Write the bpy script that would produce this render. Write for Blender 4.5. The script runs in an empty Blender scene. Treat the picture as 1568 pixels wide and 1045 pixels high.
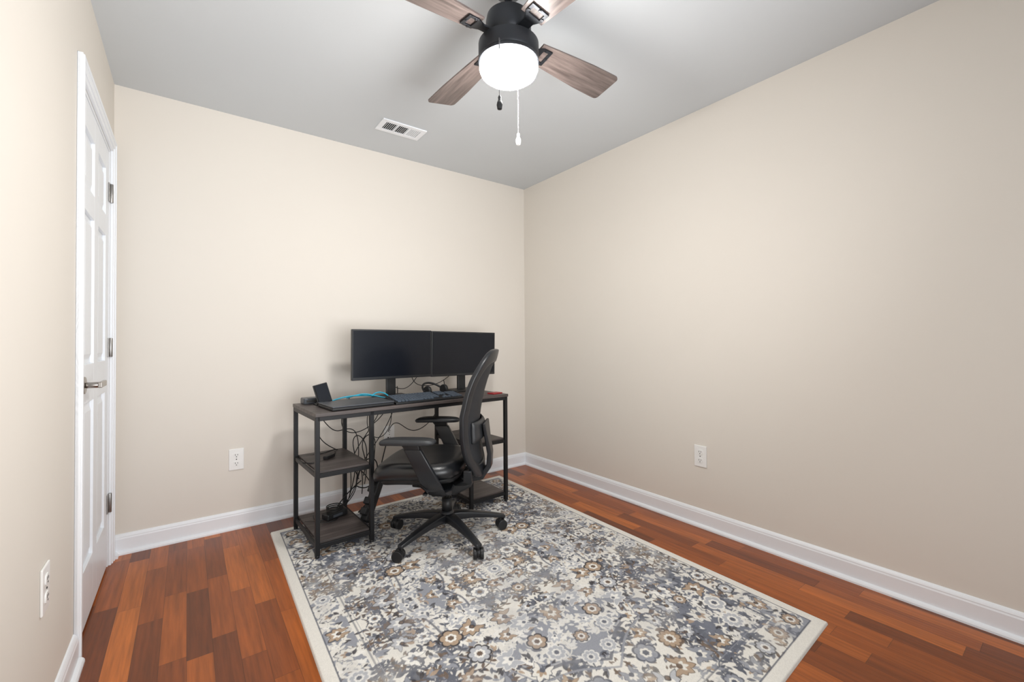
import bpy, bmesh, math, random
import numpy as np
from mathutils import Vector, Matrix
random.seed(7)
S=bpy.context.scene
COL=S.collection
XL,XR,YB,YF,HC=-0.309,2.405,3.034,-0.45,2.44

# ------------------------------------------------------------ materials
def lin(c):
    return tuple(((v/255)/12.92 if v/255<=0.04045 else ((v/255+0.055)/1.055)**2.4) for v in c)
def mat(name,rgb,rough=0.5,metal=0.0,var=0.06,scale=20,bump=0.0,coat=0.0,emit=None,spec=0.5,alpha=1.0):
    m=bpy.data.materials.new(name);m.use_nodes=True
    nt=m.node_tree;b=nt.nodes["Principled BSDF"]
    c=lin(rgb)
    b.inputs["Roughness"].default_value=rough;b.inputs["Metallic"].default_value=metal
    b.inputs["Specular IOR Level"].default_value=spec
    b.inputs["Coat Weight"].default_value=coat
    tc=nt.nodes.new("ShaderNodeTexCoord");nz=nt.nodes.new("ShaderNodeTexNoise")
    nz.inputs["Scale"].default_value=scale;nz.inputs["Detail"].default_value=4
    nt.links.new(tc.outputs["Object"],nz.inputs["Vector"])
    rp=nt.nodes.new("ShaderNodeValToRGB")
    rp.color_ramp.elements[0].position=.3;rp.color_ramp.elements[1].position=.7
    rp.color_ramp.elements[0].color=(*[v*(1-var) for v in c],1)
    rp.color_ramp.elements[1].color=(*[min(1,v*(1+var)) for v in c],1)
    nt.links.new(nz.outputs["Fac"],rp.inputs["Fac"]);nt.links.new(rp.outputs["Color"],b.inputs["Base Color"])
    if bump>0:
        n2=nt.nodes.new("ShaderNodeTexNoise");n2.inputs["Scale"].default_value=scale*12
        nt.links.new(tc.outputs["Object"],n2.inputs["Vector"])
        bp=nt.nodes.new("ShaderNodeBump");bp.inputs["Strength"].default_value=bump;bp.inputs["Distance"].default_value=0.002
        nt.links.new(n2.outputs["Fac"],bp.inputs["Height"]);nt.links.new(bp.outputs["Normal"],b.inputs["Normal"])
    if emit:
        b.inputs["Emission Color"].default_value=(*emit[0],1);b.inputs["Emission Strength"].default_value=emit[1]
    return m
def woodmat(name,c1,c2,rough,stretch=(3,60,60),coat=0):
    m=bpy.data.materials.new(name);m.use_nodes=True;nt=m.node_tree;b=nt.nodes["Principled BSDF"]
    tc=nt.nodes.new("ShaderNodeTexCoord");mp=nt.nodes.new("ShaderNodeMapping");mp.inputs["Scale"].default_value=stretch
    nz=nt.nodes.new("ShaderNodeTexNoise");nz.inputs["Scale"].default_value=1;nz.inputs["Detail"].default_value=8;nz.inputs["Roughness"].default_value=.65
    rp=nt.nodes.new("ShaderNodeValToRGB");rp.color_ramp.elements[0].position=.35;rp.color_ramp.elements[1].position=.68
    rp.color_ramp.elements[0].color=(*lin(c1),1);rp.color_ramp.elements[1].color=(*lin(c2),1)
    nt.links.new(tc.outputs["Object"],mp.inputs["Vector"]);nt.links.new(mp.outputs["Vector"],nz.inputs["Vector"])
    nt.links.new(nz.outputs["Fac"],rp.inputs["Fac"]);nt.links.new(rp.outputs["Color"],b.inputs["Base Color"])
    b.inputs["Roughness"].default_value=rough;b.inputs["Coat Weight"].default_value=coat
    return m
M_wall=mat("wall_paint",(224,218,209),.75,var=.01,scale=1.2,bump=.06,spec=.25)
M_ceil=mat("ceiling_paint",(206,210,213),.9,var=.01,scale=2,bump=.06,spec=.1)
M_trim=mat("trim_white",(238,241,245),.35,var=.01,scale=4)
M_door=mat("door_white",(236,240,245),.35,var=.01,scale=4)
M_plate=mat("outlet_plastic",(240,240,238),.3,var=.01)
M_slot=mat("outlet_slot",(50,48,46),.6)
M_nickel=mat("satin_nickel",(165,160,155),.28,1.0,.03)
M_steel=mat("hinge_steel",(160,158,156),.35,1.0,.05)
M_black=mat("black_plastic",(24,25,27),.45,var=.1)
M_metal=mat("black_powder_metal",(26,26,28),.45,.3,.1)
M_leather=mat("black_leather",(22,23,26),.28,var=.15,scale=30,bump=.25,spec=.6)
M_mesh=mat("chair_mesh",(34,37,42),.6,var=.25,scale=160,bump=.4)
M_frame=mat("chair_frame",(28,30,34),.33,var=.08)
M_pad=mat("arm_pad",(40,42,45),.42,var=.08)
M_cable=mat("cable_black",(18,18,19),.5)
M_teal=mat("cable_teal",(40,165,195),.45)
M_red=mat("red_plastic",(150,30,38),.4)
M_screen=mat("screen_glass",(17,21,29),.22,var=.02,spec=.35)
M_bezel=mat("bezel",(30,32,35),.4)
M_key=mat("keycap",(72,82,94),.5,var=.08)
M_grey=mat("device_grey",(66,70,76),.4,var=.08)
M_fan=mat("fan_bronze",(44,46,50),.38,.6,.06)
M_glass=mat("globe_glass",(255,255,255),.3,var=0,emit=((1,.975,.94),158.0))
M_chain=mat("chain_metal",(150,150,152),.3,.9)
M_wood_desk=woodmat("desk_wood",(48,42,41),(98,89,86),.45,(2.2,45,45))
M_blade=woodmat("blade_wood",(76,66,63),(124,111,106),.4,(4,55,55))
M_dark=mat("vent_shade",(35,36,38),.8)

def floor_mat():
    m=bpy.data.materials.new("cherry_floor");m.use_nodes=True;nt=m.node_tree;N=nt.nodes;L=nt.links;b=N["Principled BSDF"]
    tc=N.new("ShaderNodeTexCoord");sp=N.new("ShaderNodeSeparateXYZ");L.new(tc.outputs["Object"],sp.inputs[0])
    def mth(op,a,b_=None,c=None):
        n=N.new("ShaderNodeMath");n.operation=op
        for i,v in enumerate([a,b_,c]):
            if v is None: continue
            if isinstance(v,(int,float)): n.inputs[i].default_value=v
            else: L.new(v,n.inputs[i])
        return n.outputs[0]
    u=mth('DIVIDE',sp.outputs[0],.076);iu=mth('FLOOR',u);fu=mth('FRACT',u)
    w1=N.new("ShaderNodeTexWhiteNoise");w1.noise_dimensions='1D';L.new(iu,w1.inputs["W"])
    off=mth('MULTIPLY',w1.outputs["Value"],7.3)
    v=mth('ADD',mth('DIVIDE',sp.outputs[1],.50),off);iv=mth('FLOOR',v);fv=mth('FRACT',v)
    cb=N.new("ShaderNodeCombineXYZ");L.new(iu,cb.inputs[0]);L.new(iv,cb.inputs[1])
    w2=N.new("ShaderNodeTexWhiteNoise");w2.noise_dimensions='3D';L.new(cb.outputs[0],w2.inputs["Vector"])
    rp=N.new("ShaderNodeValToRGB");e=rp.color_ramp.elements
    e[0].position=0;e[0].color=(*lin((104,50,18)),1);e[1].position=1;e[1].color=(*lin((196,110,44)),1)
    for p,c in ((.22,(130,65,24)),(.5,(150,77,28)),(.8,(169,90,34))):
        k=e.new(p);k.color=(*lin(c),1)
    L.new(w2.outputs["Value"],rp.inputs["Fac"])
    cv=N.new("ShaderNodeCombineXYZ");L.new(mth('MULTIPLY',sp.outputs[0],70),cv.inputs[0]);L.new(mth('MULTIPLY',sp.outputs[1],3.5),cv.inputs[1]);L.new(mth('MULTIPLY',w2.outputs["Value"],40),cv.inputs[2])
    nz=N.new("ShaderNodeTexNoise");nz.inputs["Scale"].default_value=1;nz.inputs["Detail"].default_value=7;nz.inputs["Roughness"].default_value=.6;L.new(cv.outputs[0],nz.inputs["Vector"])
    g=N.new("ShaderNodeMapRange");g.inputs[1].default_value=.3;g.inputs[2].default_value=.7;g.inputs[3].default_value=.64;g.inputs[4].default_value=1.18;L.new(nz.outputs["Fac"],g.inputs[0])
    du=mth('MINIMUM',fu,mth('SUBTRACT',1,fu));dv=mth('MINIMUM',fv,mth('SUBTRACT',1,fv))
    s1=mth('GREATER_THAN',du,.012);s2=mth('GREATER_THAN',dv,.002)
    s=mth('MULTIPLY_ADD',mth('MULTIPLY',s1,s2),.45,.55)
    tot=mth('MULTIPLY',g.outputs[0],s)
    vm=N.new("ShaderNodeVectorMath");vm.operation='SCALE';L.new(rp.outputs["Color"],vm.inputs[0]);L.new(tot,vm.inputs["Scale"])
    L.new(vm.outputs[0],b.inputs["Base Color"])
    b.inputs["Roughness"].default_value=.30;b.inputs["Specular IOR Level"].default_value=.42
    bp=N.new("ShaderNodeBump");bp.inputs["Strength"].default_value=.25;bp.inputs["Distance"].default_value=.001;L.new(tot,bp.inputs["Height"]);L.new(bp.outputs[0],b.inputs["Normal"])
    return m
M_floor=floor_mat()

# ------------------------------------------------------------ geometry helpers
def link(o,parent=None):
    COL.objects.link(o)
    if parent is not None: o.parent=parent
    return o
def empty(name,loc=(0,0,0),rz=0):
    e=bpy.data.objects.new(name,None);e.location=loc;e.rotation_euler=(0,0,rz);e.empty_display_size=.1;COL.objects.link(e);return e
def fin(name,bm,m,parent=None,smooth=False,loc=(0,0,0),rot=(0,0,0),bevel=0,seg=2,autos=None):
    bmesh.ops.recalc_face_normals(bm,faces=bm.faces)
    me=bpy.data.meshes.new(name);bm.to_mesh(me);bm.free()
    for mm in (m if isinstance(m,(list,tuple)) else [m]): me.materials.append(mm)
    if smooth:
        for p in me.polygons:p.use_smooth=True
    o=bpy.data.objects.new(name,me);o.location=loc;o.rotation_euler=rot;link(o,parent)
    if bevel>0:
        md=o.modifiers.new("bev","BEVEL");md.width=bevel;md.segments=seg;md.limit_method='ANGLE';md.angle_limit=math.radians(40)
    return o
def addbox(bm,c,s,R=None,mi=0):
    vs=[]
    for dx in(-.5,.5):
        for dy in(-.5,.5):
            for dz in(-.5,.5):
                v=Vector((dx*s[0],dy*s[1],dz*s[2]))
                if R is not None:v=R@v
                vs.append(bm.verts.new(v+Vector(c)))
    for f in((0,1,3,2),(4,6,7,5),(0,4,5,1),(2,3,7,6),(0,2,6,4),(1,5,7,3)):
        fc=bm.faces.new([vs[i] for i in f]);fc.material_index=mi
def box(name,c,s,m,parent=None,rot=(0,0,0),bevel=0,seg=2):
    bm=bmesh.new();addbox(bm,(0,0,0),s);return fin(name,bm,m,parent,loc=c,rot=rot,bevel=bevel,seg=seg)
def addcyl(bm,p0,p1,r0,r1=None,n=20,mi=0,cap=True):
    if r1 is None:r1=r0
    p0=Vector(p0);p1=Vector(p1);d=(p1-p0).normalized()
    a=d.orthogonal().normalized();b=d.cross(a)
    A=[];B=[]
    for i in range(n):
        t=2*math.pi*i/n;k=a*math.cos(t)+b*math.sin(t)
        A.append(bm.verts.new(p0+k*r0));B.append(bm.verts.new(p1+k*r1))
    for i in range(n):
        j=(i+1)%n;f=bm.faces.new((A[i],A[j],B[j],B[i]));f.smooth=True;f.material_index=mi
    if cap:
        for ring in(A,B):
            f=bm.faces.new(ring);f.material_index=mi
def cyl(name,p0,p1,r0,m,parent=None,r1=None,n=24,bevel=0):
    bm=bmesh.new();addcyl(bm,p0,p1,r0,r1,n);return fin(name,bm,m,parent,bevel=bevel)
def lathe(name,prof,m,parent=None,n=48,loc=(0,0,0)):
    bm=bmesh.new();rings=[]
    for r,z in prof:
        if r<1e-5: rings.append([bm.verts.new((0,0,z))])
        else: rings.append([bm.verts.new((r*math.cos(2*math.pi*i/n),r*math.sin(2*math.pi*i/n),z)) for i in range(n)])
    for A,B in zip(rings,rings[1:]):
        for i in range(n):
            j=(i+1)%n
            if len(A)==1: bm.faces.new((A[0],B[i],B[j]))
            elif len(B)==1: bm.faces.new((A[i],A[j],B[0]))
            else: bm.faces.new((A[i],A[j],B[j],B[i]))
    o=fin(name,bm,m,parent,smooth=True,loc=loc)
    md=o.modifiers.new("es","EDGE_SPLIT");md.split_angle=math.radians(38)
    return o
def loft(name,secs,m,parent=None,bevel=.006,sub=0,smooth=True):
    bm=bmesh.new();R=[[bm.verts.new(p) for p in s] for s in secs];n=len(R[0])
    for A,B in zip(R,R[1:]):
        for i in range(n):
            j=(i+1)%n;bm.faces.new((A[i],A[j],B[j],B[i]))
    bm.faces.new(R[0]);bm.faces.new(list(reversed(R[-1])))
    o=fin(name,bm,m,parent,smooth=smooth,bevel=bevel,seg=3)
    return o
def rsec(c,u,v,hu,hv):
    c=Vector(c);u=Vector(u).normalized()*hu;v=Vector(v).normalized()*hv
    return [c-u-v,c+u-v,c+u+v,c-u+v]
def tube(name,pts,r,m,parent=None,cyclic=False,kind='NURBS'):
    cu=bpy.data.curves.new(name,'CURVE');cu.dimensions='3D';cu.bevel_depth=r;cu.bevel_resolution=3;cu.resolution_u=8;cu.use_fill_caps=True
    sp=cu.splines.new(kind);sp.points.add(len(pts)-1)
    for i,p in enumerate(pts): sp.points[i].co=(*p,1)
    sp.use_cyclic_u=cyclic
    if kind=='NURBS': sp.order_u=4;sp.use_endpoint_u=not cyclic
    cu.materials.append(m)
    o=bpy.data.objects.new(name,cu);return link(o,parent)
def spow(c,e): return math.copysign(abs(c)**e,c)

# ------------------------------------------------------------ room shell
T=.10
box("floor",((XL+XR)/2,(YF+YB)/2,-.05),(XR-XL+.4,YB-YF+.2,.10),M_floor)
bpy.data.objects["floor"].location=(0,0,0)
me=bpy.data.objects["floor"].data
for v in me.vertices: v.co+=Vector(((XL+XR)/2,(YF+YB)/2,-.05))
box("ceiling",((XL+XR)/2,(YF+YB)/2,HC+.05),(XR-XL+.4,YB-YF+.2,.10),M_ceil)
box("wall_back",((XL+XR)/2,YB+T/2,HC/2),(XR-XL+2*T,T,HC),M_wall)
box("wall_right",(XR+T/2,(YF+YB)/2,HC/2),(T,YB-YF,HC),M_wall)
DY0,DY1,DZ=2.150,2.905,2.045
bm=bmesh.new()
addbox(bm,(XL-T/2,(YF+DY0)/2,HC/2),(T,DY0-YF,HC))
addbox(bm,(XL-T/2,(DY1+YB)/2,HC/2),(T,YB-DY1,HC))
addbox(bm,(XL-T/2,(DY0+DY1)/2,(DZ+HC)/2),(T,DY1-DY0,HC-DZ))
fin("wall_left",bm,M_wall)

def trimrun(name,p0,p1,nrm,caps=True):
    prof=[(0,0),(.030,0),(.0295,.008),(.026,.014),(.020,.018),(.0145,.019),(.0145,.078),(.012,.084),(.012,.088),(.009,.094),(.005,.100),(0,.102)]
    p0=Vector(p0);p1=Vector(p1);n=Vector(nrm)
    bm=bmesh.new();A=[bm.verts.new(p0+n*a+Vector((0,0,z))) for a,z in prof];B=[bm.verts.new(p1+n*a+Vector((0,0,z))) for a,z in prof]
    for i in range(len(prof)):
        j=(i+1)%len(prof);bm.faces.new((A[i],A[j],B[j],B[i]))
    bm.faces.new(A);bm.faces.new(list(reversed(B)))
    return fin(name,bm,M_trim)
trimrun("baseboard_back",(XL,YB,0),(XR,YB,0),(0,-1,0))
trimrun("baseboard_right",(XR,YF,0),(XR,YB,0),(-1,0,0))
trimrun("baseboard_left",(XL,YF,0),(XL,DY0-.062,0),(1,0,0))
trimrun("baseboard_corner",(XL,DY1+.062,0),(XL,YB,0),(1,0,0))

# door casing
bm=bmesh.new();cw=.060
def strip(bm,y0,y1,z0,z1,t): addbox(bm,(XL+t/2,(y0+y1)/2,(z0+z1)/2),(t,abs(y1-y0),abs(z1-z0)))
for (t,i0,i1) in ((.011,.0,cw),(.016,.018,cw),(.020,.042,cw-.004)):
    strip(bm,DY0-i1,DY0-i0,0,DZ+i1,t);strip(bm,DY1+i0,DY1+i1,0,DZ+i1,t);strip(bm,DY0-i0,DY1+i0,DZ+i0,DZ+i1,t)
addbox(bm,(XL-.05,DY0+.006,DZ/2),(.10,.012,DZ));addbox(bm,(XL-.05,DY1-.006,DZ/2),(.10,.012,DZ));addbox(bm,(XL-.05,(DY0+DY1)/2,DZ-.006),(.10,DY1-DY0-.024,.012))
fin("trim_1",bm,M_trim,bevel=.002)
# six panel door slab
door=empty("door_1",(XL,(DY0+DY1)/2,0))
W=DY1-DY0-.030;hz0,hz1=.012,DZ-.016
bm=bmesh.new()
addbox(bm,(-.026,0,(hz0+hz1)/2),(.024,W,hz1-hz0))
st=.105;mid=.095
def fr(y0,y1,z0,z1): addbox(bm,(-.0085,(y0+y1)/2,(z0+z1)/2),(.013,y1-y0,z1-z0))
fr(-W/2,-W/2+st,hz0,hz1);fr(W/2-st,W/2,hz0,hz1);fr(-mid/2,mid/2,hz0,hz1)
rails=[(hz0,.23),(.86,1.01),(1.60,1.70),(1.92,hz1)]
for sgn in(-1,1):
    a,b=(mid/2,W/2-st) if sgn>0 else (-W/2+st,-mid/2)
    for r0,r1 in rails: fr(a,b,r0,r1)
    for (r0,r1) in ((.23,.86),(1.01,1.60),(1.70,1.92)):
        y0,y1,z0,z1=a+.016,b-.016,r0+.016,r1-.016
        q=[];k=.022
        for x,dd in((-.0145,0),(-.006,k)):
            q.append([bm.verts.new((x,y0+dd,z0+dd)),bm.verts.new((x,y1-dd,z0+dd)),bm.verts.new((x,y1-dd,z1-dd)),bm.verts.new((x,y0+dd,z1-dd))])
        for i in range(4):
            j=(i+1)%4;bm.faces.new((q[0][i],q[0][j],q[1][j],q[1][i]))
        bm.faces.new(q[1])
fin("slab",bm,M_door,door,bevel=.002)
for i,z in enumerate((.31,1.07,1.83)):
    bm=bmesh.new()
    addbox(bm,(.0005,W/2-.016,z),(.004,.034,.09));addcyl(bm,(.006,W/2+.006,z-.046),(.006,W/2+.006,z+.046),.0075,n=12)
    addbox(bm,(.001,W/2+.022,z),(.006,.028,.09))
    fin("hinge_%d"%i,bm,M_steel,door,bevel=.001)
bm=bmesh.new();ly=-W/2+.065;lz=.935
addcyl(bm,(-.003,ly,lz),(.008,ly,lz),.032,n=32);addcyl(bm,(.008,ly,lz),(.045,ly,lz),.011,n=20)
addbox(bm,(.048,ly+.045,lz),(.013,.115,.022))
fin("lever_handle",bm,M_nickel,door,bevel=.003)

# outlets
def outlet(name,loc,rz):
    e=empty(name,loc,rz)
    box("plate",(0,-.003,0),(.076,.006,.124),M_plate,e,bevel=.003)
    bm=bmesh.new()
    for s in(-1,1):
        n=24
        A=[];B=[]
        for i in range(n):
            t=2*math.pi*i/n
            x=.017*spow(math.cos(t),.6);z=.0145*spow(math.sin(t),.7)+s*.024
            A.append(bm.verts.new((x,-.006,z)));B.append(bm.verts.new((x,-.0085,z)))
        for i in range(n):
            j=(i+1)%n;bm.faces.new((A[i],A[j],B[j],B[i]))
        bm.faces.new(B)
    fin("receptacles",bm,M_plate,e)
    bm=bmesh.new()
    for s in(-1,1):
        addbox(bm,(-.006,-.0086,s*.024+.003),(.0024,.001,.009));addbox(bm,(.006,-.0086,s*.024+.003),(.0024,.001,.007));addcyl(bm,(0,-.0081,s*.024-.008),(0,-.0092,s*.024-.008),.0026,n=10)
    addcyl(bm,(0,-.006,0),(0,-.0075,0),.003,n=10)
    fin("slots",bm,M_slot,e)
outlet("wall_outlet",(.232,YB,.403),0)
outlet("wall_outlet.001",(1.159,YB,.425),0)
outlet("wall_outlet.002",(XR,1.388,.408),-math.pi/2)
outlet("wall_outlet.003",(XL,1.700,.432),math.pi/2)

# ceiling vent
vent=empty("ceiling_vent",(1.085,2.618,HC))
bm=bmesh.new();w,h=.285,.155;iw,ih=.222,.096
for x,y,sx,sy in((0,(h+ih)/4,w,(h-ih)/2),(0,-(h+ih)/4,w,(h-ih)/2),((w+iw)/4,0,(w-iw)/2,ih),(-(w+iw)/4,0,(w-iw)/2,ih)):
    addbox(bm,(x,y,-.004),(sx,sy,.008))
for x in(-.037,.037): addbox(bm,(x,0,-.005),(.008,ih,.008))
fin("frame",bm,M_trim,vent,bevel=.002)
box("duct_shade",(0,0,-.0008),(iw,ih,.0016),M_dark,vent)  # flat plate, its dark colour stands for the shade inside the opening
bm=bmesh.new()
for k,(x0,x1,ang) in enumerate(((-.109,-.041,-40),(-.033,.033,-40),(.041,.109,40))):
    for i in range(6):
        x=x0+(x1-x0)*(i+.5)/6
        addbox(bm,(x,0,-.006),(.0075,ih,.0012),Matrix.Rotation(math.radians(ang),3,'Y'))
fin("louvers",bm,M_trim,vent)

# ------------------------------------------------------------ rug
def make_rug():
    rng=np.random.default_rng(11)
    HX,HY,D=.815,1.130,.0025
    nx=int(HX/D)+1;ny=int(HY/D)+1
    xs=np.linspace(0,HX,nx);ys=np.linspace(0,HY,ny)
    X,Y=np.meshgrid(xs,ys)
    def C(*c): return np.array(lin(c))
    cream=C(229,226,219);gray=C(152,155,163);lgray=C(186,188,193);slate=C(102,105,115);dark=C(72,70,73);tan=C(178,157,136);brown=C(116,100,88);white=C(238,236,231);dslate=C(118,122,133)
    img=np.tile(cream,(ny,nx,1))
    E=np.minimum(HX-X,HY-Y)
    def setm(mask,col,a=1.0):
        m=(np.clip(mask,0,1)*a)[...,None];img[:]=img*(1-m)+col*m
    def nzf(freq):
        gx,gy=int(HX*freq)+3,int(HY*freq)+3
        g=rng.random((gy,gx));fx=X*freq;fy=Y*freq;ix=fx.astype(int);iy=fy.astype(int);tx=fx-ix;ty=fy-iy
        tx=tx*tx*(3-2*tx);ty=ty*ty*(3-2*ty)
        return (g[iy,ix]*(1-tx)+g[iy,ix+1]*tx)*(1-ty)+(g[iy+1,ix]*(1-tx)+g[iy+1,ix+1]*tx)*ty
    zone=np.zeros((ny,nx))
    def band(v,w,col,a=1.0): setm((w-np.abs(v))/(w*.4),col,a)
    th=np.arctan2(Y/.70,X/.48)
    r=np.sqrt((X/.46)**2+(Y/.72)**2)+.07*np.abs(np.sin(6*th))
    med=np.clip((1-r)/.02,0,1);setm(med,gray);zone=np.maximum(zone,med)
    inner=np.clip((.60-r)/.02,0,1);setm(inner,cream);zone=zone*(1-inner)
    core=np.clip((.32-r)/.02,0,1);setm(core,gray);zone=np.maximum(zone,core)
    lines=[(r-1.0,.012,slate),(r-.60,.012,slate),(r-.32,.014,slate),(r-1.06,.008,gray)]
    cx,cy=HX-.15,HY-.15
    tc=np.arctan2((cy-Y)/.62,(cx-X)/.50)
    rc=np.sqrt(((cx-X)/.36)**2+((cy-Y)/.46)**2)+.07*np.abs(np.sin(6*tc))
    co=np.clip((1-rc)/.02,0,1)*(E>.15);setm(co,dslate);zone=np.maximum(zone,co)
    lines.append((np.where(E>.15,rc-1.0,9),.02,slate))
    s_along=np.where(HX-X<HY-Y,Y/HY,X/HX)
    bz=(E<.145)*np.clip((np.cos(s_along*2*math.pi*1.0)+.15)*3,0,1);setm(bz,gray);zone=np.maximum(zone,bz)
    def zat(x,y):
        i=min(ny-1,max(0,int(y/D)));j=min(nx-1,max(0,int(x/D)));return zone[i,j]
    def win(cx,cy,R):
        a=max(0,int((cx-R)/D));b=min(nx,int((cx+R)/D)+2);c=max(0,int((cy-R)/D));d=min(ny,int((cy+R)/D)+2)
        return (slice(c,d),slice(a,b)) if b>a and d>c else None
    def leaf(cx,cy,l,w,ang,col,a=1.0,taper=.3):
        s=win(cx,cy,l+.004)
        if s is None:return
        dx=X[s]-cx;dy=Y[s]-cy;u=dx*math.cos(ang)+dy*math.sin(ang);v=-dx*math.sin(ang)+dy*math.cos(ang)
        hw=w*(1-(u/l)**2)*(1-taper*u/l)
        m=(np.clip((hw-np.abs(v))/.0025+.5,0,1)*(np.abs(u)<l)*a)[...,None]
        img[s]=img[s]*(1-m)+col*m
    def disc(x,y,r,col): leaf(x,y,r,r*.95,0,col,1,0)
    def rosette(x,y,R,n,ph,layers):
        s=win(x,y,R*1.25)
        if s is None:return
        dx=X[s]-x;dy=Y[s]-y;rr=np.hypot(dx,dy);t=np.arctan2(dy,dx)+ph
        for i,(f,col) in enumerate(layers):
            rad=R*f*(.72+.28*np.sqrt(np.abs(np.cos(n*t/2+(i//2)*math.pi/2))))
            m=np.clip((rad-rr)/.003+.5,0,1)[...,None];img[s]=img[s]*(1-m)+col*m
    def palmette(x,y,R,ang,out,f1,f2,cen):
        for sc,c1 in ((1.0,out),(.84,f1)):
            for q in (-1,1):
                a=ang+q*2.0;leaf(x+R*.5*math.cos(a),y+R*.5*math.sin(a),R*.55*sc,R*.20*sc,a+q*.5,c1,1,.1)
            for q,l in ((-1.35,.75),(1.35,.75),(-.7,.92),(.7,.92),(0,1.1)):
                a=ang+q;leaf(x+R*l*.5*math.cos(a),y+R*l*.5*math.sin(a),R*l*.58*sc,R*.27*sc,a,c1,1,-.25)
        for q,l in ((-.8,.6),(.8,.6),(0,.75)):
            a=ang+q;leaf(x+R*l*.42*math.cos(a),y+R*l*.42*math.sin(a),R*l*.45,R*.13,a,f2,1,-.2)
        disc(x,y,R*.24,out);disc(x,y,R*.15,cen)
    for k in range(120):
        x0,y0=rng.random()*HX,rng.random()*HY;R=.03+.07*rng.random();a0=rng.random()*6.28;sg=1 if rng.random()<.5 else -1
        onz=zat(x0,y0)>.5;col=(cream if onz else (slate if rng.random()<.6 else brown))
        for i in range(46):
            a=a0+sg*i*.11;rad=R*(1-.017*i)
            px,py=x0+rad*math.cos(a),y0+rad*math.sin(a)
            leaf(px,py,.006,.0024,a+math.pi/2,col,.95)
            if i%6==2:
                for q in(-1,1): leaf(px+.012*math.cos(a)*q,py+.012*math.sin(a)*q,.014,.0058,a+(.6 if q>0 else math.pi-.6),col)
        leaf(px,py,.012,.007,a,col)
    for k in range(1150):
        x,y=rng.random()*HX,rng.random()*HY
        if min(HX-x,HY-y)<.055: continue
        onz=zat(x,y)>.5
        c_=rng.random()
        if onz: col=white if c_<.50 else (cream if c_<.66 else (dark if c_<.82 else (slate if c_<.94 else tan)))
        else: col=slate if c_<.34 else (dark if c_<.50 else (brown if c_<.68 else (gray if c_<.92 else tan)))
        l=.007+.013*rng.random();ang=math.sin(x*31+1)*2+math.cos(y*23)*2+rng.random()
        leaf(x,y,l,l*.42,ang,col,.92)
        if rng.random()<.5: leaf(x+l*.9*math.cos(ang+1.2),y+l*.9*math.sin(ang+1.2),l*.8,l*.36,ang+.9,col,.92)
    for v,w_,c_ in lines: band(v,w_,c_,.85)
    pts=[];sp=.114
    for j in range(int(HY/(sp*.87))+2):
        for i in range(int(HX/sp)+2):
            x=i*sp+(sp/2 if j%2 else 0)+(rng.random()-.5)*.05;y=j*sp*.87+(rng.random()-.5)*.05
            if i==0 and j%2==0:x=0
            if j==0:y=0
            if HX-x<.18 or HY-y<.18: continue
            pts.append((x,y,0))
    nb=9
    for i in range(nb): pts.append((HX-.098,(i+.0)*(HY-.098)/(nb-1)*1.0,1))
    nb=7
    for i in range(nb-1): pts.append(((i)*(HX-.098)/(nb-1),HY-.098,1))
    for x,y,bd in pts:
        onz=zat(x,y)>.5;R=.028+.020*rng.random();n=int(rng.choice([6,8,8,10]));ph=rng.random()*.8;c_=rng.random()
        if bd: R=.036
        if onz:
            if c_<.45: L4=(dark,tan,white,brown)
            elif c_<.75: L4=(white,lgray,white,slate)
            else: L4=(slate,cream,tan,slate)
        else:
            if c_<.35: L4=(dark,lgray,white,brown)
            elif c_<.65: L4=(slate,gray,cream,slate)
            elif c_<.88: L4=(brown,tan,cream,brown)
            else: L4=(slate,white,gray,brown)
        if rng.random()<.72: palmette(x,y,R*1.2,math.atan2(y-.3,x+.01)+(rng.random()-.5)*2.2,*L4)
        else: rosette(x,y,R*.95,n,ph,[(1.08,L4[0]),(.90,L4[1]),(.50,L4[2]),(.28,L4[3])])
    band(E-.160,.0035,slate,.7);band(E-.172,.0018,gray,.7)
    setm((.044-E)/.004+.5,cream)
    band(E-.046,.0035,slate,.85)
    bord=(E>.05)[...,None]
    w=(nzf(7)*.5+nzf(19)*.3+nzf(60)*.2)
    m=(np.clip((w-.42)*2.4,0,1)*.30)[...,None]
    basec=cream*(1-zone[...,None])+gray*zone[...,None]
    img[:]=np.where(bord,img*(1-m)+basec*m,img)
    w2=nzf(6)*.6+nzf(16)*.4
    m=(np.clip((w2-.56)*3,0,1)*.34)[...,None];img[:]=np.where(bord,img*(1-m)+gray*m,img)
    sp_=rng.random((ny,nx))[...,None];img*=(.93+.12*sp_)
    full=np.concatenate([img[:,:0:-1],img],axis=1);full=np.concatenate([full[:0:-1],full],axis=0)
    NY,NX=full.shape[:2]
    FL,FR,BL,BR=map(np.array,((.325,.548),(1.960,.624),(.380,2.821),(2.010,2.876)))
    u=np.linspace(0,1,NX)[None,:,None];v=np.linspace(0,1,NY)[:,None,None]
    P=(FL*(1-u)+FR*u)*(1-v)+(BL*(1-u)+BR*u)*v
    e=np.minimum(np.minimum(u,1-u)[...,0]*1.63,np.minimum(v,1-v)[...,0]*2.26)
    Z=.009*np.clip(e/.005,0,1)**.5+.0005
    co=np.concatenate([P,Z[...,None]],axis=2).reshape(-1,3)
    idx=np.arange(NX*NY).reshape(NY,NX)
    q=np.stack([idx[:-1,:-1],idx[:-1,1:],idx[1:,1:],idx[1:,:-1]],-1).reshape(-1,4)
    me=bpy.data.meshes.new("area_rug");me.vertices.add(len(co));me.vertices.foreach_set("co",co.ravel())
    me.loops.add(q.size);me.loops.foreach_set("vertex_index",q.ravel().astype(np.int32))
    me.polygons.add(len(q));me.polygons.foreach_set("loop_start",np.arange(0,q.size,4,dtype=np.int32))
    me.update(calc_edges=True)
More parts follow.
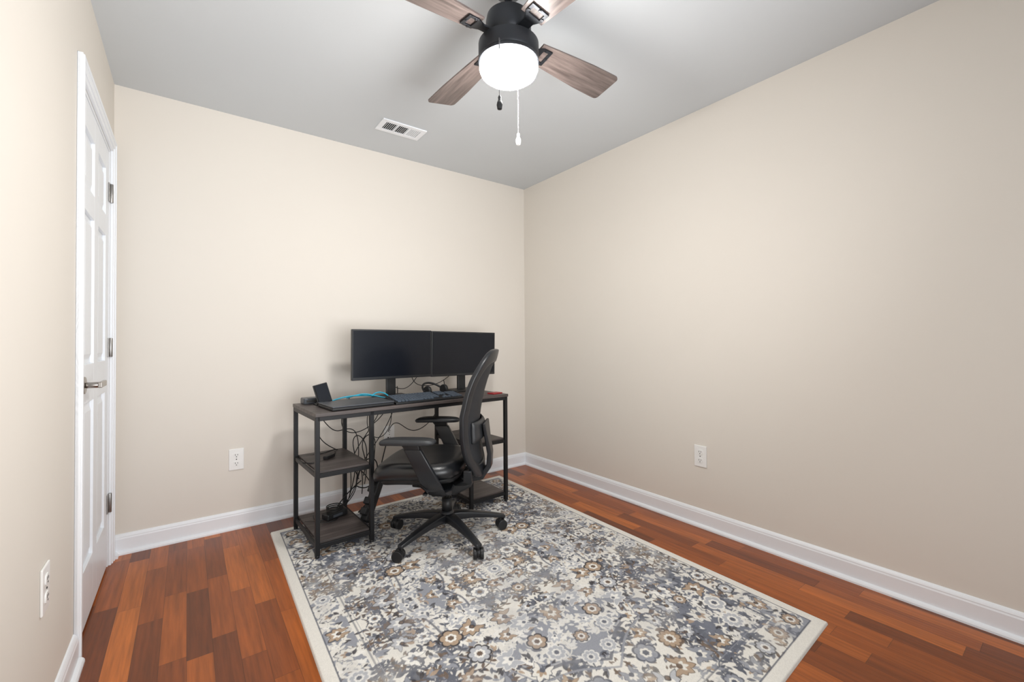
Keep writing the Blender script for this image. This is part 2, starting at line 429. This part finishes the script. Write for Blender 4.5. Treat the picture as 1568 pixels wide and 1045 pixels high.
    at=me.color_attributes.new("pattern",'FLOAT_COLOR','POINT')
    at.data.foreach_set("color",np.concatenate([full.reshape(-1,3),np.ones((NX*NY,1))],1).ravel().astype(np.float32))
    m=bpy.data.materials.new("rug_pile");m.use_nodes=True;nt=m.node_tree;b=nt.nodes["Principled BSDF"]
    a=nt.nodes.new("ShaderNodeVertexColor");a.layer_name="pattern"
    tcn=nt.nodes.new("ShaderNodeTexCoord");nz=nt.nodes.new("ShaderNodeTexNoise");nz.inputs["Scale"].default_value=450
    nt.links.new(tcn.outputs["Object"],nz.inputs["Vector"])
    mr=nt.nodes.new("ShaderNodeMapRange");mr.inputs[3].default_value=.82;mr.inputs[4].default_value=1.12
    nt.links.new(nz.outputs["Fac"],mr.inputs[0])
    vm=nt.nodes.new("ShaderNodeVectorMath");vm.operation='SCALE';nt.links.new(a.outputs["Color"],vm.inputs[0]);nt.links.new(mr.outputs[0],vm.inputs["Scale"])
    nt.links.new(vm.outputs[0],b.inputs["Base Color"]);b.inputs["Roughness"].default_value=.95;b.inputs["Specular IOR Level"].default_value=.1
    bp=nt.nodes.new("ShaderNodeBump");bp.inputs["Strength"].default_value=.4;bp.inputs["Distance"].default_value=.002
    nt.links.new(nz.outputs["Fac"],bp.inputs["Height"]);nt.links.new(bp.outputs[0],b.inputs["Normal"])
    me.materials.append(m)
    o=bpy.data.objects.new("area_rug",me);COL.objects.link(o)
make_rug()
RZ=.0095

# ------------------------------------------------------------ desk
DR=math.radians(2.3)
desk=empty("computer_desk",(1.113,2.585,RZ),DR)
TOP=.722
box("desktop",(0,0,TOP-.009),(1.225,.475,.018),M_wood_desk,desk,bevel=.0015)
bm=bmesh.new();lw=.022
LX=[-.600,-.322,.322,.600];LY=(-.220,.220)
for x in LX:
    for y in LY:
        addbox(bm,(x,y,(TOP-.018+.008)/2+.004),(lw,lw,TOP-.018-.008))
zr=TOP-.018-.011
for y in LY: addbox(bm,(0,y,zr),(1.2,lw,lw))
for x in LX: addbox(bm,(x,0,zr),(lw,.44,lw))
for sx in(-1,1):
    cxx=sx*.461
    for z in(.060,.412):
        for y in LY: addbox(bm,(cxx,y,z-.006),(.278,.012,.022))
        for x in(cxx-.139,cxx+.139): addbox(bm,(x,0,z-.006),(.012,.44,.022))
fin("steel_frame",bm,M_metal,desk,bevel=.0015)
for i,x in enumerate(LX):
    for j,y in enumerate(LY): cyl("foot_%d_%d"%(i,j),(x,y,0),(x,y,.012),.011,M_black,desk,n=12)
for i,sx in enumerate((-1,1)):
    for j,z in enumerate((.060,.412)):
        box("shelf_%d_%d"%(i,j),(sx*.461,0,z+.007),(.256,.425,.014),M_wood_desk,desk,bevel=.001)
DT=RZ+TOP
def onD(x,y,z=0):
    c,s=math.cos(DR),math.sin(DR);return (1.113+x*c-y*s,2.585+x*s+y*c,DT+z)

# ------------------------------------------------------------ monitors
def monitor(name,cx,cy,zb,roll):
    e=empty(name,(cx,cy,DT),DR)
    H=.312;Wd=.535;zc_=zb+H/2;rr=(0,math.radians(roll),0)
    box("shell",(0,.008,zc_),(Wd,.024,H),M_bezel,e,rot=rr,bevel=.003)
    box("rear_bulge",(0,.030,zc_),(.36,.030,.20),M_bezel,e,rot=rr,bevel=.012)
    box("screen",(0,-.0045,zc_+.004),(Wd-.016,.002,H-.026),M_screen,e,rot=rr)
    box("neck",(0,.050,.13),(.062,.022,.25),M_black,e,bevel=.004)
    box("base_plate",(0,.030,.006),(.21,.17,.012),M_black,e,bevel=.005)
monitor("computer_monitor",1.060,2.690,.121,.4)
monitor("computer_monitor.001",1.597,2.712,.112,.9)

# ------------------------------------------------------------ keyboard
kb=empty("computer_keyboard",(1.165,2.445,DT),DR)
bm=bmesh.new()
P=[(-.225,-.078,0),(.225,-.078,0),(.225,.078,0),(-.225,.078,0),(-.225,-.078,.012),(.225,-.078,.012),(.225,.078,.034),(-.225,.078,.034)]
V=[bm.verts.new(p) for p in P]
for f in((0,3,2,1),(4,5,6,7),(0,1,5,4),(1,2,6,5),(2,3,7,6),(3,0,4,7)): bm.faces.new([V[i] for i in f])
fin("case",bm,M_black,kb,bevel=.003)
bm=bmesh.new();Rk=Matrix.Rotation(math.atan2(.022,.156),3,'X')
def key(x,y,w,d): addbox(bm,(x,y,.012+(y+.078)*.141+.0035),(w,d,.007),Rk)
for r in range(6):
    y=.062-r*.0235 - (.004 if r else 0)
    if r==5:
        x=-.212
        for w in(.024,.020,.022,.098,.022,.020,.020): key(x+w/2,y,w-.0025,.0185);x+=w+.001
    else:
        for c in range(15): key(-.2035+c*.0187,y,.0162,.0185)
    for c in range(3):
        if r in(0,1,2,5) or (r==4 and c==1): key(.092+c*.0187,y,.0162,.0185)
    for c in range(4):
        if r>0: key(.156+c*.0178,y,.0155,.0185)
fin("keys",bm,M_key,kb,bevel=.001,seg=1)

# ------------------------------------------------------------ laptop, dock, tablet stand
lp=empty("laptop",(.757,2.470,DT),math.radians(4))
box("base",(0,0,.009),(.34,.235,.014),M_black,lp,bevel=.004)
box("lid",(0,0,.0205),(.34,.235,.008),M_grey,lp,bevel=.003)
for i,(x,y) in enumerate(((-.14,-.09),(.14,-.09),(-.14,.09),(.14,.09))): cyl("foot_%d"%i,(x,y,0),(x,y,.003),.007,M_black,lp,n=10)
dk=empty("docking_station",(.605,2.745,DT),math.radians(3))
box("body",(0,0,.0175),(.15,.075,.035),M_grey,dk,bevel=.006)
box("front_ports",(0,-.0378,.018),(.12,.002,.012),M_slot,dk)
ph=empty("tablet_stand",(.622,2.640,DT),math.radians(6))
box("foot_plate",(0,.01,.004),(.085,.06,.008),M_black,ph,bevel=.003)
box("rest",(-.004,.0,.062),(.080,.008,.118),M_black,ph,rot=(math.radians(-14),math.radians(-12),0),bevel=.003)
box("lip",(0,-.020,.014),(.085,.020,.008),M_black,ph,bevel=.002)
box("device",(-.004,-.009,.066),(.070,.008,.108),M_screen,ph,rot=(math.radians(-14),math.radians(-12),0),bevel=.002)
rb=empty("red_notebook",(1.672,2.440,DT),math.radians(12))
box("cover",(0,0,.004),(.085,.06,.008),M_red,rb,bevel=.001)
box("pages",(0,0,.0055),(.082,.056,.004),M_plate,rb)

# headset lying on the desk
hs=empty("headset",(1.315,2.625,DT),math.radians(15))
pts=[(.082*math.cos(math.radians(a)),.075*math.sin(math.radians(a)),.028+.05*max(0,math.sin(math.radians(a)))) for a in range(-8,190,11)]
tube("headband",pts,.007,M_black,hs)
for i,s in enumerate((-1,1)):
    bm=bmesh.new();addcyl(bm,(s*.083,-.012,.034),(s*.060,-.012,.034),.034,n=28);fin("ear_cup_%d"%i,bm,M_black,hs,bevel=.006)
tube("mic_boom",[(-.085,-.02,.03),(-.08,-.06,.03),(-.05,-.085,.02),(-.02,-.09,.016)],.0025,M_black,hs)

# ------------------------------------------------------------ cables
cb=empty("cable_bundle",(0,0,0))
def W3(x,y,z): 
    a=onD(x,y);return (a[0],a[1],RZ+z)
k=0
def cab(pts,r=.0028,m=M_cable):
    global k
    tube("cable_%d"%k,[W3(*p) for p in pts],r,m,cb);k+=1
cab([(-.45,.12,.727),(-.36,.13,.752),(-.28,.09,.757),(-.20,.14,.745),(-.10,.17,.727)],.0042,M_teal)
cab([(-.34,.13,.740),(-.27,.12,.762),(-.22,.08,.764),(-.15,.10,.735),(-.10,.02,.727)],.0038,M_teal)
cab([(-.20,.09,.745),(-.16,.12,.775),(-.12,.08,.770),(-.10,.04,.728)],.0042,M_teal)
cab([(-.05,.21,.78),(-.03,.248,.74),(-.08,.262,.60),(-.20,.25,.45),(-.30,.26,.30),(-.25,.262,.12),(-.32,.262,.02)])
cab([(.02,.21,.78),(.05,.25,.73),(.0,.262,.55),(-.12,.262,.40),(-.26,.26,.22),(-.22,.262,.10),(-.36,.262,.02)])
cab([(.38,.22,.80),(.42,.25,.74),(.35,.262,.52),(.15,.262,.42),(.05,.262,.55),(.05,.38,.50),(.05,.425,.44)])
cab([(-.50,.20,.735),(-.46,.25,.72),(-.50,.262,.55),(-.42,.262,.44),(-.30,.262,.38),(-.18,.262,.30),(-.2,.262,.10)])
cab([(-.56,.20,.735),(-.52,.25,.73),(-.44,.262,.60),(-.36,.262,.50),(-.26,.262,.56),(-.20,.262,.45),(-.24,.262,.15)])
cab([(-.30,.20,.735),(-.28,.25,.72),(-.36,.262,.58),(-.28,.262,.48),(-.14,.262,.52),(-.04,.262,.60),(.0,.26,.70)])
cab([(-.62,-.02,.435),(-.57,-.05,.425),(-.50,.0,.423),(-.42,.08,.423),(-.36,.15,.424),(-.30,.24,.40),(-.22,.262,.20)])
cab([(-.58,.20,.423),(-.48,.12,.424),(-.40,.16,.45),(-.33,.24,.40),(-.30,.262,.30),(-.16,.262,.24),(-.1,.262,.05)])
cab([(-.58,.10,.072),(-.50,.02,.073),(-.42,.10,.085),(-.36,.18,.078),(-.25,.24,.12),(-.20,.262,.30)])
cab([(-.52,.16,.072),(-.55,.05,.075),(-.47,-.02,.073),(-.40,.04,.075),(-.42,.16,.074),(-.30,.2,.16),(-.22,.22,.20)],.0035)
cab([(-.18,.10,.15),(-.25,.05,.10),(-.30,.12,.03),(-.20,.22,.02),(-.10,.30,.02),(0,.40,.30),(.05,.43,.40)],.004)
cab([(-.25,.08,.22),(-.20,.14,.32),(-.24,.22,.42),(-.16,.25,.50),(-.10,.25,.44),(-.14,.22,.34),(-.18,.12,.2)],.003)
cab([(-.02,.24,.69),(.02,.262,.55),(-.05,.262,.42),(-.16,.262,.46),(-.20,.2,.60),(-.16,.2,.69)],.0024)
cab([(-.28,.16,.30),(-.22,.10,.38),(-.14,.14,.34),(-.12,.2,.22),(-.2,.16,.14),(-.28,.14,.2)],.0034)
cab([(-.30,.26,.05),(-.24,.18,.30),(-.30,.22,.46),(-.22,.24,.52),(-.16,.22,.38),(-.22,.18,.24)],.003)
cab([(-.05,.14,.86),(-.04,.19,.80),(.02,.20,.755),(.10,.19,.76),(.14,.15,.85)],.0024)
cab([(.08,.12,.86),(.12,.18,.79),(.22,.20,.76),(.34,.18,.78),(.40,.12,.86)],.0024)
ps=empty("power_strip",(*W3(-.200,.06,.0)[:2],RZ),math.radians(35))
R1=Matrix.Rotation(math.radians(34),3,'Y')
bm=bmesh.new();addbox(bm,(0,0,.142),(.055,.045,.30),R1);fin("strip_body",bm,M_black,ps,bevel=.006)
bm=bmesh.new()
for q in(-.10,-.04,.03,.09): 
    c=R1@Vector((-.042,0,q));addbox(bm,(c.x,c.y,c.z+.142),(.034,.040,.040),R1)
fin("plugs",bm,M_black,ps,bevel=.005)
pa=empty("power_adapter",(*W3(-.43,.06,0)[:2],RZ+.0755),math.radians(20))
box("brick",(0,0,.017),(.13,.06,.034),M_black,pa,bevel=.006)
box("label",(0,-.0302,.017),(.06,.001,.014),M_grey,pa)
tube("coil",[(.05*math.cos(a/4*math.pi)-.0,.045*math.sin(a/4*math.pi),.040+.0012*a) for a in range(24)],.0032,M_cable,pa)
hb=empty("usb_hub",(*W3(-.47,.03,0)[:2],RZ+.426),math.radians(40))
box("case",(0,0,.008),(.07,.028,.016),M_black,hb,bevel=.003)
tube("lead",[(.035,0,.008),(.06,.02,.006),(.09,.01,.003),(.12,.05,.003)],.002,M_cable,hb)

# ------------------------------------------------------------ office chair
CH=math.radians(49)
ch=empty("office_chair",(1.152,2.157,RZ),CH)
RR=.325
for kx in range(5):
    a=math.radians(-90+72*kx)-CH
    d=Vector((math.cos(a),math.sin(a),0));t=Vector((-math.sin(a),math.cos(a),0));up=Vector((0,0,1))
    secs=[]
    for r,z,hw,hh in((.020,.112,.028,.024),(.07,.114,.026,.021),(.14,.108,.023,.017),(.22,.095,.020,.014),(.29,.080,.018,.011),(.335,.070,.016,.009)):
        secs.append(rsec(d*r+up*z,t,up,hw,hh))
    loft("leg_%d"%kx,secs,M_frame,ch,bevel=.006)
    c=d*RR
    a2=a+math.radians(60+37*kx);ax=Vector((math.cos(a2),math.sin(a2),0));fw=Vector((-math.sin(a2),math.cos(a2),0))
    wc=c+fw*.012
    bm=bmesh.new();addcyl(bm,c+up*.050,c+up*.080,.0075,n=12)
    for s in(-1,1): addcyl(bm,wc+ax*s*.008+up*.028,wc+ax*s*.026+up*.028,.028,n=28)
    addcyl(bm,wc-ax*.009+up*.032,wc+ax*.009+up*.032,.024,n=20)
    fin("caster_%d"%kx,bm,M_black,ch,bevel=.003)
lathe("hub",[(0,.086),(.040,.086),(.044,.095),(.044,.125),(.036,.142),(.030,.148),(0,.148)],M_frame,ch,n=36)
cyl("gas_sleeve",(0,0,.140),(0,0,.215),.027,M_black,ch)
cyl("gas_piston",(0,0,.210),(0,0,.300),.016,M_steel,ch)
loft("tilt_mechanism",[rsec((0,-.15,.322),(1,0,0),(0,0,1),.060,.026),rsec((0,-.06,.300),(1,0,0),(0,0,1),.078,.048),rsec((0,.06,.296),(1,0,0),(0,0,1),.082,.052),rsec((0,.16,.330),(1,0,0),(0,0,1),.070,.024)],M_black,ch,bevel=.012)
cyl("tension_knob",(0,.13,.285),(0,.19,.290),.020,M_black,ch,bevel=.003)
tube("height_lever",[(-.05,.04,.315),(-.15,.05,.312),(-.22,.05,.318),(-.245,.05,.322)],.005,M_black,ch)
box("lever_tip",(-.245,.05,.322),(.05,.022,.010),M_black,ch,bevel=.004)
def cushion(name,cx,cy,hx,hy,zt,zb,n,m,edge=.03,wf=0,crown=.0,parent=ch,N=64,ringn=12,dish=0):
    bm=bmesh.new();rings=[]
    prof=[]
    for i in range(ringn+1):
        rho=i/ringn;prof.append((rho*(1-edge/hx),zt+crown*(1-rho**2)-dish*(1-rho**2)))
    for i in range(1,7):
        t=i/6*math.pi/2;prof.append((1-edge/hx+edge/hx*math.sin(t),zt-edge*(1-math.cos(t))*min(1,(zt-zb)/edge*.6)))
    zl=prof[-1][1];prof.append((.995,(zl+zb)/2));prof.append((.965,zb));prof.append((0,zb))
    for rho,z in prof:
        if rho==0: rings.append([bm.verts.new((cx,cy,z))]);continue
        ring=[]
        for j in range(N):
            t=2*math.pi*j/N;x=hx*rho*spow(math.cos(t),2/n);y=hy*rho*spow(math.sin(t),2/n)
            dz=-wf*max(0,(y/hy-.25)/.75)**2
            ring.append(bm.verts.new((cx+x,cy+y,z+dz)))
        rings.append(ring)
    for A,B in zip(rings,rings[1:]):
        for j in range(N):
            q=(j+1)%N
            if len(A)==1: bm.faces.new((A[0],B[j],B[q]))
            elif len(B)==1: bm.faces.new((A[j],A[q],B[0]))
            else: bm.faces.new((A[j],A[q],B[q],B[j]))
    return fin(name,bm,m,parent,smooth=True)
cushion("seat_cushion",0,.130,.252,.238,.458,.382,3.6,M_leather,edge=.045,wf=.042,dish=.012)
cushion("seat_pan",0,.120,.222,.215,.386,.352,3.4,M_black,edge=.012,wf=.03)
box("seat_plate",(0,.05,.352),(.20,.24,.02),M_black,ch,bevel=.004)
PZ=[.36,.50,.65,.82,.93,1.03];PY=[-.145,-.128,-.118,-.150,-.190,-.228]
def prof(z): return float(np.interp(z,PZ,PY))
def profs(z):
    return sum(prof(z+dz) for dz in(-.06,-.04,-.02,0,.02,.04,.06))/7
zc,hzb=.695,.340
def bpt(rho,t,off=0):
    z=zc+hzb*rho*spow(math.sin(t),2/4.2)
    hw=float(np.interp(z,[.36,.5,.7,.9,1.04],[.185,.225,.240,.228,.200]))
    x=hw*rho*spow(math.cos(t),2/4.2)
    y=profs(z)-.058*(1-min(1,(x/.24)**2))-off
    return (x,y,z)
def bgrid(name,rhos,m,th,off=0,fill=False):
    N=72;bm=bmesh.new();R=[]
    for r in rhos: R.append([bm.verts.new(bpt(r,2*math.pi*j/N,off)) for j in range(N)])
    for A,B in zip(R,R[1:]):
        for j in range(N):
            q=(j+1)%N;bm.faces.new((A[j],A[q],B[q],B[j]))
    if fill:
        c=bm.verts.new((0,profs(zc)-.058-off,zc))
        for j in range(N): bm.faces.new((c,R[0][j],R[0][(j+1)%N]))
    o=fin(name,bm,m,ch,smooth=True)
    md=o.modifiers.new("s","SOLIDIFY");md.thickness=th;md.offset=0
    if th>.01:
        b=o.modifiers.new("b","BEVEL");b.width=.007;b.segments=3;b.limit_method='ANGLE';b.angle_limit=math.radians(50)
    return o
bgrid("back_frame",[.80,.87,.94,1.0],M_frame,.026)
bgrid("back_mesh",[.08,.2,.35,.5,.65,.75,.84],M_mesh,.004,fill=True)
bm=bmesh.new();N=14
def lp_(u,v,o):
    x=.15*u;z=.60+.055*v;return (x,profs(z)-.058*(1-(x/.24)**2)-.012-o*(1-abs(u)**6)*(1-abs(v)**6),z)
G=[[bm.verts.new(lp_(-1+2*i/N,-1+2*j/N,.020)) for j in range(N+1)] for i in range(N+1)]
for i in range(N):
    for j in range(N): bm.faces.new((G[i][j],G[i+1][j],G[i+1][j+1],G[i][j+1]))
o=fin("lumbar_support",bm,M_pad,ch,smooth=True);md=o.modifiers.new("s","SOLIDIFY");md.thickness=.012
sp=[]
for y,z,hw,th in((-.02,.335,.050,.016),(-.12,.330,.050,.016),(-.20,.345,.048,.015),(-.238,.40,.045,.014),(-.243,.47,.045,.012),(-.228,.56,.060,.010),(-.218,.64,.085,.008)):
    sp.append((y,z,hw,th))
secs=[]
for i,(y,z,hw,th) in enumerate(sp):
    a=sp[max(0,i-1)];b=sp[min(len(sp)-1,i+1)];d=Vector((0,b[0]-a[0],b[1]-a[1])).normalized();n=Vector((0,-d.z,d.y))
    secs.append(rsec((0,y,z),(1,0,0),n,hw,th))
loft("back_spine",secs,M_frame,ch,bevel=.005)
for s in(-1,1):
    secs=[rsec((s*.06,-.06,.335),(0,1,0),(0,0,1),.030,.012),rsec((s*.13,-.10,.335),(0,1,0),(0,0,1),.028,.012),rsec((s*.175,-.15,.36),(0,1,.3),(1,0,0),.024,.012),rsec((s*.19,-.150,.42),(0,1,0),(1,0,0),.020,.012)]
    loft("back_bracket_%d"%(s>0),secs,M_frame,ch,bevel=.004)
for s in(-1,1):
    nm="l" if s<0 else "r"
    cushion("arm_pad_"+nm,s*.298,.125,.048,.140,.606,.580,3.0,M_pad,edge=.014,wf=.006)
    secs=[rsec((s*.06,-.01,.315),(0,1,0),(0,0,1),.045,.014),
          rsec((s*.18,-.02,.305),(0,1,0),(0,0,1),.045,.015),
          rsec((s*.255,-.01,.325),(0,1,0),(s*.7,0,.7),.047,.016),
          rsec((s*.292,.02,.40),(0,1,0),(1,0,0),.046,.016),
          rsec((s*.297,.070,.50),(0,1,0),(1,0,0),.044,.016),
          rsec((s*.298,.100,.555),(0,1,0),(1,0,0),.043,.016)]
    loft("arm_post_"+nm,secs,M_frame,ch,bevel=.006)
    loft("arm_slider_"+nm,[rsec((s*.298,.09,.535),(0,1,0),(1,0,0),.032,.011),rsec((s*.298,.115,.584),(0,1,0),(1,0,0),.045,.018)],M_black,ch,bevel=.003)

# ------------------------------------------------------------ ceiling fan
fan=empty("ceiling_fan",(.954,1.288,HC))
lathe("canopy",[(0,0),(.066,0),(.066,-.020),(.050,-.055),(.022,-.070),(.018,-.075),(0,-.075)],M_fan,fan)
cyl("downrod",(0,0,-.07),(0,0,-.13),.0125,M_fan,fan)
lathe("motor_housing",[(0,-.118),(.030,-.118),(.040,-.130),(.066,-.136),(.080,-.148),(.084,-.168),(.084,-.205),(.078,-.222),(.070,-.236),(.070,-.246),(.0,-.246)],M_fan,fan)
lathe("light_kit",[(0,-.244),(.104,-.246),(.112,-.252),(.112,-.296),(.108,-.305),(.112,-.310),(.112,-.320),(.104,-.324),(0,-.324)],M_fan,fan)
lathe("globe",[(.102,-.325),(.108,-.331),(.108,-.344),(.102,-.359),(.086,-.371),(.055,-.379),(0,-.382)],M_glass,fan)
for i in range(4):
    a=i*math.pi/2
    Rm=Matrix.Rotation(a,4,'Z')@Matrix.Translation((0,0,-.226))@Matrix.Rotation(math.radians(-11),4,'X')
    bm=bmesh.new()
    up_=[(.135,.046),(.20,.052),(.30,.060),(.40,.067),(.50,.070)]
    for q in range(7):
        t=q/6*math.pi/2;up_.append((.525+.018*math.sin(t)+.002,.052+.018*math.cos(t)))
    dn=[(x,-y) for x,y in reversed(up_)]
    out=up_+dn
    A=[bm.verts.new((x,y,.003)) for x,y in out];B=[bm.verts.new((x,y,-.003)) for x,y in out]
    bm.faces.new(A);bm.faces.new(list(reversed(B)))
    for j in range(len(out)):
        q=(j+1)%len(out);bm.faces.new((A[j],B[j],B[q],A[q]))
    o=fin("blade_%d"%i,bm,M_blade,fan);o.matrix_local=Rm
    bm=bmesh.new()
    z=-.006
    for (x0,x1,w0,w1) in((.055,.125,.020,.020),(.120,.150,.020,.036)):
        v=[bm.verts.new((x0,-w0,z+.003)),bm.verts.new((x0,w0,z+.003)),bm.verts.new((x1,w1,z+.003)),bm.verts.new((x1,-w1,z+.003))]
        w_=[bm.verts.new(q.co+Vector((0,0,-.006))) for q in v]
        bm.faces.new(v);bm.faces.new(list(reversed(w_)))
        for j in range(4):
            q=(j+1)%4;bm.faces.new((v[j],w_[j],w_[q],v[q]))
    for yy in(-.030,.030): addbox(bm,(.165,yy,z),(.034,.012,.006))
    addbox(bm,(.182,0,z),(.012,.072,.006))
    for sx,sy in((.160,-.030),(.160,.030),(.182,0)): addcyl(bm,(sx,sy,z-.003),(sx,sy,z-.006),.005,n=10)
    o=fin("blade_iron_%d"%i,bm,M_fan,fan,bevel=.001);o.matrix_local=Rm
def chain(nm,x,y,z0,z1,fob):
    tube(nm,[(x*.92,y*.92,z0+.004),(x,y,z0),(x,y,(z0+z1)/2),(x,y,z1)],.0019,M_chain,fan,kind='POLY')
    lathe(nm+"_fob",[(0,.036),(.004,.036),(.006,.030),(.005,.022),(.009,.014),(.0105,.004),(.008,-.010),(0,-.013)],fob,fan,n=18,loc=(x,y,z1-.03))
fwd=Vector((math.sin(.64),math.cos(.64),0));rgt=Vector((math.cos(.64),-math.sin(.64),0))
p=fwd*-.116+rgt*-.032;chain("pull_chain_near",p.x,p.y,-.305,-.512,M_black)
p=fwd*.114+rgt*.036;chain("pull_chain_far",p.x,p.y,-.305,-.532,M_plate)

# ------------------------------------------------------------ lights / world
wd=bpy.data.worlds.new("World");S.world=wd;wd.use_nodes=True
bg=wd.node_tree.nodes["Background"];bg.inputs[0].default_value=(.94,.97,1,1);bg.inputs[1].default_value=.66
def area(nm,loc,rot,sx,sy,e,col=(1,1,1),spread=180):
    l=bpy.data.lights.new(nm,'AREA');l.shape='RECTANGLE';l.size=sx;l.size_y=sy;l.energy=e;l.color=col;l.spread=math.radians(spread)
    o=bpy.data.objects.new(nm,l);o.location=loc;o.rotation_euler=rot;COL.objects.link(o)
area("fill_light",(.75,-.40,1.0),(math.radians(112),0,math.radians(4)),1.6,1.2,26,(.98,.99,1),112)  # unseen fill added behind the camera, tilted up to brighten the ceiling

# ------------------------------------------------------------ camera
ZOOM,ZX,ZY=1,784,522.5
f,yaw,pi_,ro,hc=665.94131,.64092,.01339,-.00672,1.08965
Rv=Vector((math.cos(yaw),-math.sin(yaw),0));Fv=Vector((math.sin(yaw),math.cos(yaw),0));Uv=Vector((0,0,1))
F2=Fv*math.cos(pi_)+Uv*math.sin(pi_);U2=Uv*math.cos(pi_)-Fv*math.sin(pi_)
R3=Rv*math.cos(ro)+U2*math.sin(ro);U3=U2*math.cos(ro)-Rv*math.sin(ro)
cam=bpy.data.cameras.new("camera");cam.sensor_width=36;cam.lens=ZOOM*f/1568*36;cam.clip_start=.02
cam.shift_x=ZOOM*(ZX-784)/1568;cam.shift_y=ZOOM*(-(ZY-522.5)-9.309)/1568
co=bpy.data.objects.new("camera",cam);COL.objects.link(co)
Mx=Matrix.Identity(4)
for i in range(3):
    Mx[i][0]=R3[i];Mx[i][1]=U3[i];Mx[i][2]=-F2[i]
Mx[2][3]=hc
co.matrix_world=Mx
S.camera=co
S.view_settings.view_transform='Standard'
S.view_settings.exposure=0
